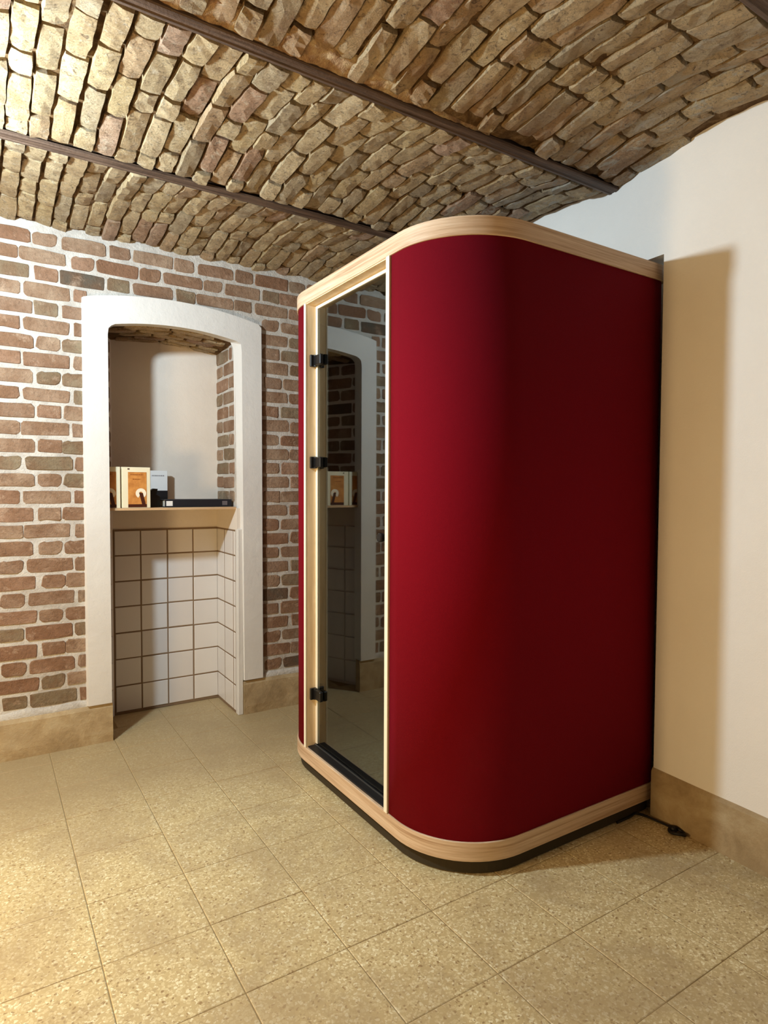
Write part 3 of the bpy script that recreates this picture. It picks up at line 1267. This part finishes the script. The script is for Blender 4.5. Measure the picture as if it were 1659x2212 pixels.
sub(boxobj('edge_strip', (BX0 - 0.002, BX0 + 0.004, DY1 - 0.001, DY1 + 0.016, Z1, Z2), M['edge'], None, 0.001), jl)
sub(boxobj('edge_strip', (BX0 - 0.003, BX0 + 0.004, DY0 - 0.021, DY0 + 0.001, Z1, Z2), M['edge'], None, 0.001), jr)
# stops on which the glass closes
sub(boxobj('door_stop', (XG - 0.004, XG + 0.016, DY1 - 0.016, DY1, Z1 + 0.012, Z2 - 0.004), M['edge'], None, 0.001), jl)
sub(boxobj('door_stop', (XG + 0.010, XG + 0.020, DY0, DY0 + 0.010, Z1 + 0.012, Z2 - 0.004), M['charcoal'], None, 0.001), jr)
sub(boxobj('door_stop', (XG - 0.004, XG + 0.016, DY0 + 0.002, DY1 - 0.016, Z2 - 0.020, Z2 - 0.004), M['edge'], None, 0.001), hd)
th = bp(boxobj('threshold', (BX0 + 0.012, XG + 0.05, DY0, DY1, Z1 - 0.012, Z1 + 0.006), M['rubber'], None, 0.001))
sub(boxobj('metal_lip', (XG - 0.010, XG - 0.006, DY0 + 0.001, DY1 - 0.001, Z1 + 0.006, Z1 + 0.010), plain('grey_metal', srgb(120, 120, 120), 0.35, 0.5, 0.8)), th)

# glass door with hinges and knob
door = bp(boxobj('glass_door', (XG, XG + 0.008, DY0 + 0.004, DY1 - 0.017, Z1 + 0.012, Z2 - 0.021), M['glass'], None, 0.0008))
for zc in (1.907, 1.440, 0.357):
    bm = bmesh.new()
    add_box(bm, BX0 + 0.020, XG - 0.004, DY1 - 0.012, DY1, zc - 0.027, zc + 0.027, 0.002)       # leaf on the jamb
    add_box(bm, XG - 0.020, XG - 0.0005, DY1 - 0.075, DY1 - 0.010, zc - 0.023, zc + 0.023, 0.003)   # clamp on the glass
    tube(bm, [(XG - 0.012, DY1 - 0.014, zc - 0.026), (XG - 0.012, DY1 - 0.014, zc + 0.026)], 0.008, 12)
    sub(mesh_obj('hinge', bm, M['black']), door)
bm = bmesh.new()
tube(bm, [(XG - 0.0005, 2.030, 1.133), (XG - 0.018, 2.030, 1.133), (XG - 0.020, 2.030, 1.133), (XG - 0.036, 2.030, 1.133), (XG - 0.040, 2.030, 1.133)],
     [0.008, 0.008, 0.017, 0.018, 0.015], 20)
sub(mesh_obj('door_knob', bm, M['black']), door)

# ------------------------------------------------------------------ power cable on the floor
pts = [(2.09, 1.5555, 0.0055), (2.13, 1.5555, 0.0055), (2.175, 1.556, 0.006), (2.210, 1.562, 0.006), (2.226, 1.545, 0.006), (2.232, 1.52, 0.006), (2.234, 1.475, 0.007), (2.232, 1.44, 0.010),
       (2.228, 1.415, 0.012)]
sm = []
for i in range(len(pts) - 1):
    p0, p1, p2, p3 = [Vector(pts[max(0, min(len(pts) - 1, k))]) for k in (i - 1, i, i + 1, i + 2)]
    for s_ in range(5):
        t = s_ / 5
        sm.append(0.5 * ((2 * p1) + (-p0 + p2) * t + (2 * p0 - 5 * p1 + 4 * p2 - p3) * t * t + (-p0 + 3 * p1 - 3 * p2 + p3) * t ** 3))
sm.append(Vector(pts[-1]))
bm = bmesh.new()
tube(bm, sm, 0.0045, 10)
cab = mesh_obj('power_cable', bm, M['rubber'], None, True)
tag(cab, 'black power cable trailing from under the red booth to the wall skirting', 'cable')
bm = bmesh.new()
loop = [Vector((2.222 + 0.020 * math.cos(a), 1.385 + 0.030 * math.sin(a), 0.010 + 0.004 * math.sin(2 * a))) for a in [math.radians(80 + 340 * k / 22) for k in range(23)]]
tube(bm, loop, 0.0062, 10)
tube(bm, [(2.232, 1.425, 0.011), (2.226, 1.405, 0.013), (2.221, 1.392, 0.014)], [0.006, 0.011, 0.009], 12)
mesh_obj('coiled_end', bm, M['rubber'], cab, True)

# ------------------------------------------------------------------ shelf in the niche and what stands on it
ZS = 1.212
bm = bmesh.new()
add_prism(bm, [(LFX + 0.012, YW + 0.012), (1.2285, YW + 0.012), (1.2285, YN - 0.002), (LBX + 0.003, YN - 0.002)], ZS - 0.012, ZS)
o = mesh_obj('niche_shelf', bm, mat_wood('thin_board', srgb(186, 150, 112), srgb(200, 168, 130), srgb(208, 180, 144), 0, (0.6, 14, 14)))
tag(o, 'thin pale board spanning the arched niche above the white tiles', 'shelf')

CREAM = plain('cream_card', srgb(226, 218, 190), 0.6, 0.3)


def mat_print():
    t = NT('orange_print')
    v = t.coord('Object')
    c = t.ramp(t.noise(v, 22, 4, 0.6), [(0.3, srgb(170, 104, 48)), (0.6, srgb(206, 142, 74))])
    t.base(c)
    t.rough(0.4, 0.4)
    return t.m


PR = mat_print()
BRN = plain('dark_brown_print', srgb(70, 30, 16), 0.45, 0.4)
SEED = plain('white_seedhead_print', srgb(240, 228, 206), 0.5, 0.3)


def book(loc, rz, label, wd=0.145):
    b = empty('book', loc)
    b.rotation_euler = (0, 0, rz)
    tag(b, label, 'book', 'orange dandelion picture books on the niche shelf')
    h, th_ = 0.217, 0.026
    bm = bmesh.new()
    add_box(bm, -wd / 2, wd / 2, 0, th_, 0, h, 0.0015)
    mesh_obj('cover', bm, CREAM, b)
    x0, x1 = -wd / 2 + 0.030, wd / 2 - 0.020
    pic = boxobj('picture', (x0, x1, -0.0010, 0.0003, 0.004, h - 0.026), PR, b)
    boxobj('dark_ground', (x0, x1, -0.0016, -0.0009, 0.004, 0.020), BRN, pic)
    cx, cz = x1 - 0.030, 0.078
    bm = bmesh.new()
    R1, R2 = 0.027, 0.009
    a0, a1 = math.radians(-50), math.radians(240)
    k = 22
    o_ = [(cx + R1 * math.cos(a0 + (a1 - a0) * i / k), cz + R1 * math.sin(a0 + (a1 - a0) * i / k)) for i in range(k + 1)]
    i_ = [(cx + R2 * math.cos(a0 + (a1 - a0) * i / k), cz + R2 * math.sin(a0 + (a1 - a0) * i / k)) for i in range(k + 1)]
    for i in range(k):
        for yy, rev in ((-0.0022, False), (-0.0012, True)):
            vs = [bm.verts.new((p[0], yy, p[1])) for p in (o_[i], o_[i + 1], i_[i + 1], i_[i])]
            bm.faces.new(vs[::-1] if rev else vs)
    mesh_obj('seedhead', bm, SEED, pic)
    bm = bmesh.new()
    vs = [(cx - 0.010, cz + 0.004), (cx + 0.010, cz + 0.002), (cx + 0.024, 0.018), (cx + 0.006, 0.018)]
    f1 = [bm.verts.new((p[0], -0.0026, p[1])) for p in vs]
    f2 = [bm.verts.new((p[0], -0.0014, p[1])) for p in vs]
    bm.faces.new(f1)
    bm.faces.new(f2[::-1])
    for i in range(4):
        bm.faces.new((f1[i], f1[(i + 1) % 4], f2[(i + 1) % 4], f2[i]))
    mesh_obj('stem', bm, BRN, pic)
    TX = plain('brown_lettering', srgb(150, 88, 40), 0.5, 0.3) if 'brown_lettering' not in bpy.data.materials else bpy.data.materials['brown_lettering']
    bm = bmesh.new()
    for (zz, xa, xb) in ((h - 0.042, 0.012, 0.078), (h - 0.066, 0.024, 0.062)):
        kx = x0 + xa
        while kx < x0 + xb:
            wl = rnd.uniform(0.004, 0.010)
            add_box(bm, kx, min(kx + wl, x0 + xb), -0.0018, -0.0009, zz, zz + 0.005)
            kx += wl + 0.002
    mesh_obj('title_lines', bm, TX, pic)
    boxobj('corner_mark', (x0 - 0.002, x0 + 0.008, -0.0012, 0.0003, h - 0.013, h - 0.007), BRN, b)
    return b


book((0.533, 3.528, ZS), 0.0, 'orange dandelion picture book half hidden by the white surround at the shelf end')
book((0.686, 3.531, ZS), math.radians(3), 'fully visible book with orange dandelion cover standing on the niche shelf')

WH = plain('white_card', srgb(226, 224, 222), 0.55, 0.3)
INK = plain('black_print', srgb(22, 20, 22), 0.5, 0.4)
b = empty('card_box', (0.845, 3.805, ZS))
tag(b, 'tall white box with black lower half at the back of the niche shelf', 'box')
mesh_obj_bm = bmesh.new()
add_box(mesh_obj_bm, -0.07, 0.068, 0, 0.02, 0, 0.208, 0.001)
mesh_obj('body', mesh_obj_bm, WH, b)
boxobj('black_panel', (-0.07, 0.068, -0.0009, 0.0003, 0.0, 0.092), INK, b)
bm = bmesh.new()
kx = -0.02
while kx < 0.05:
    wl = rnd.uniform(0.004, 0.009)
    add_box(bm, kx, kx + wl, -0.0009, 0.0003, 0.176, 0.182)
    kx += wl + 0.0025
mesh_obj('title_line', bm, plain('grey_print', srgb(140, 136, 136), 0.5), b)

b = empty('desk_gadget', (0.802, 3.665, ZS))
tag(b, 'small black gadget with a slanted top between the picture books and the black binder', 'gadget')
bm = bmesh.new()
prof = [(-0.032, 0), (0.030, 0), (0.032, 0.060), (0.012, 0.072), (0.020, 0.102), (-0.004, 0.104), (-0.022, 0.088), (-0.034, 0.070)]
A = [bm.verts.new((p[0], -0.022, p[1])) for p in prof]
B = [bm.verts.new((p[0], 0.022, p[1])) for p in prof]
for i in range(len(prof)):
    j = (i + 1) % len(prof)
    bm.faces.new((A[i], A[j], B[j], B[i]))
bm.faces.new(A)
bm.faces.new(B[::-1])
bmesh.ops.recalc_face_normals(bm, faces=bm.faces[:])
bmesh.ops.bevel(bm, geom=bm.edges[:], offset=0.002, segments=1, affect='EDGES')
mesh_obj('housing', bm, M['black'], b)

b = empty('ring_binder', (1.032, 3.565, ZS))
tag(b, 'large black binder lying flat on the shelf, white label on its spine', 'binder')
NAVY = plain('black_cloth', srgb(26, 27, 34), 0.5, 0.4)
bm = bmesh.new()
add_box(bm, -0.192, 0.186, 0, 0.005, 0.0, 0.043, 0.002)
add_box(bm, -0.192, 0.186, 0.004, 0.215, 0.0, 0.004, 0.001)
add_box(bm, -0.192, 0.186, 0.004, 0.215, 0.039, 0.043, 0.001)
mesh_obj('cover', bm, NAVY, b)
boxobj('pages', (-0.186, 0.180, 0.006, 0.205, 0.005, 0.038), plain('paper_block', srgb(214, 208, 196), 0.8), b)
boxobj('spine_label', (-0.184, -0.150, -0.0009, 0.0003, 0.008, 0.035), WH, b)['label'] = 'white spine label'
boxobj('spine_mark', (0.130, 0.160, -0.0009, 0.0003, 0.010, 0.034), plain('grey_mark', srgb(92, 86, 90), 0.6), b)
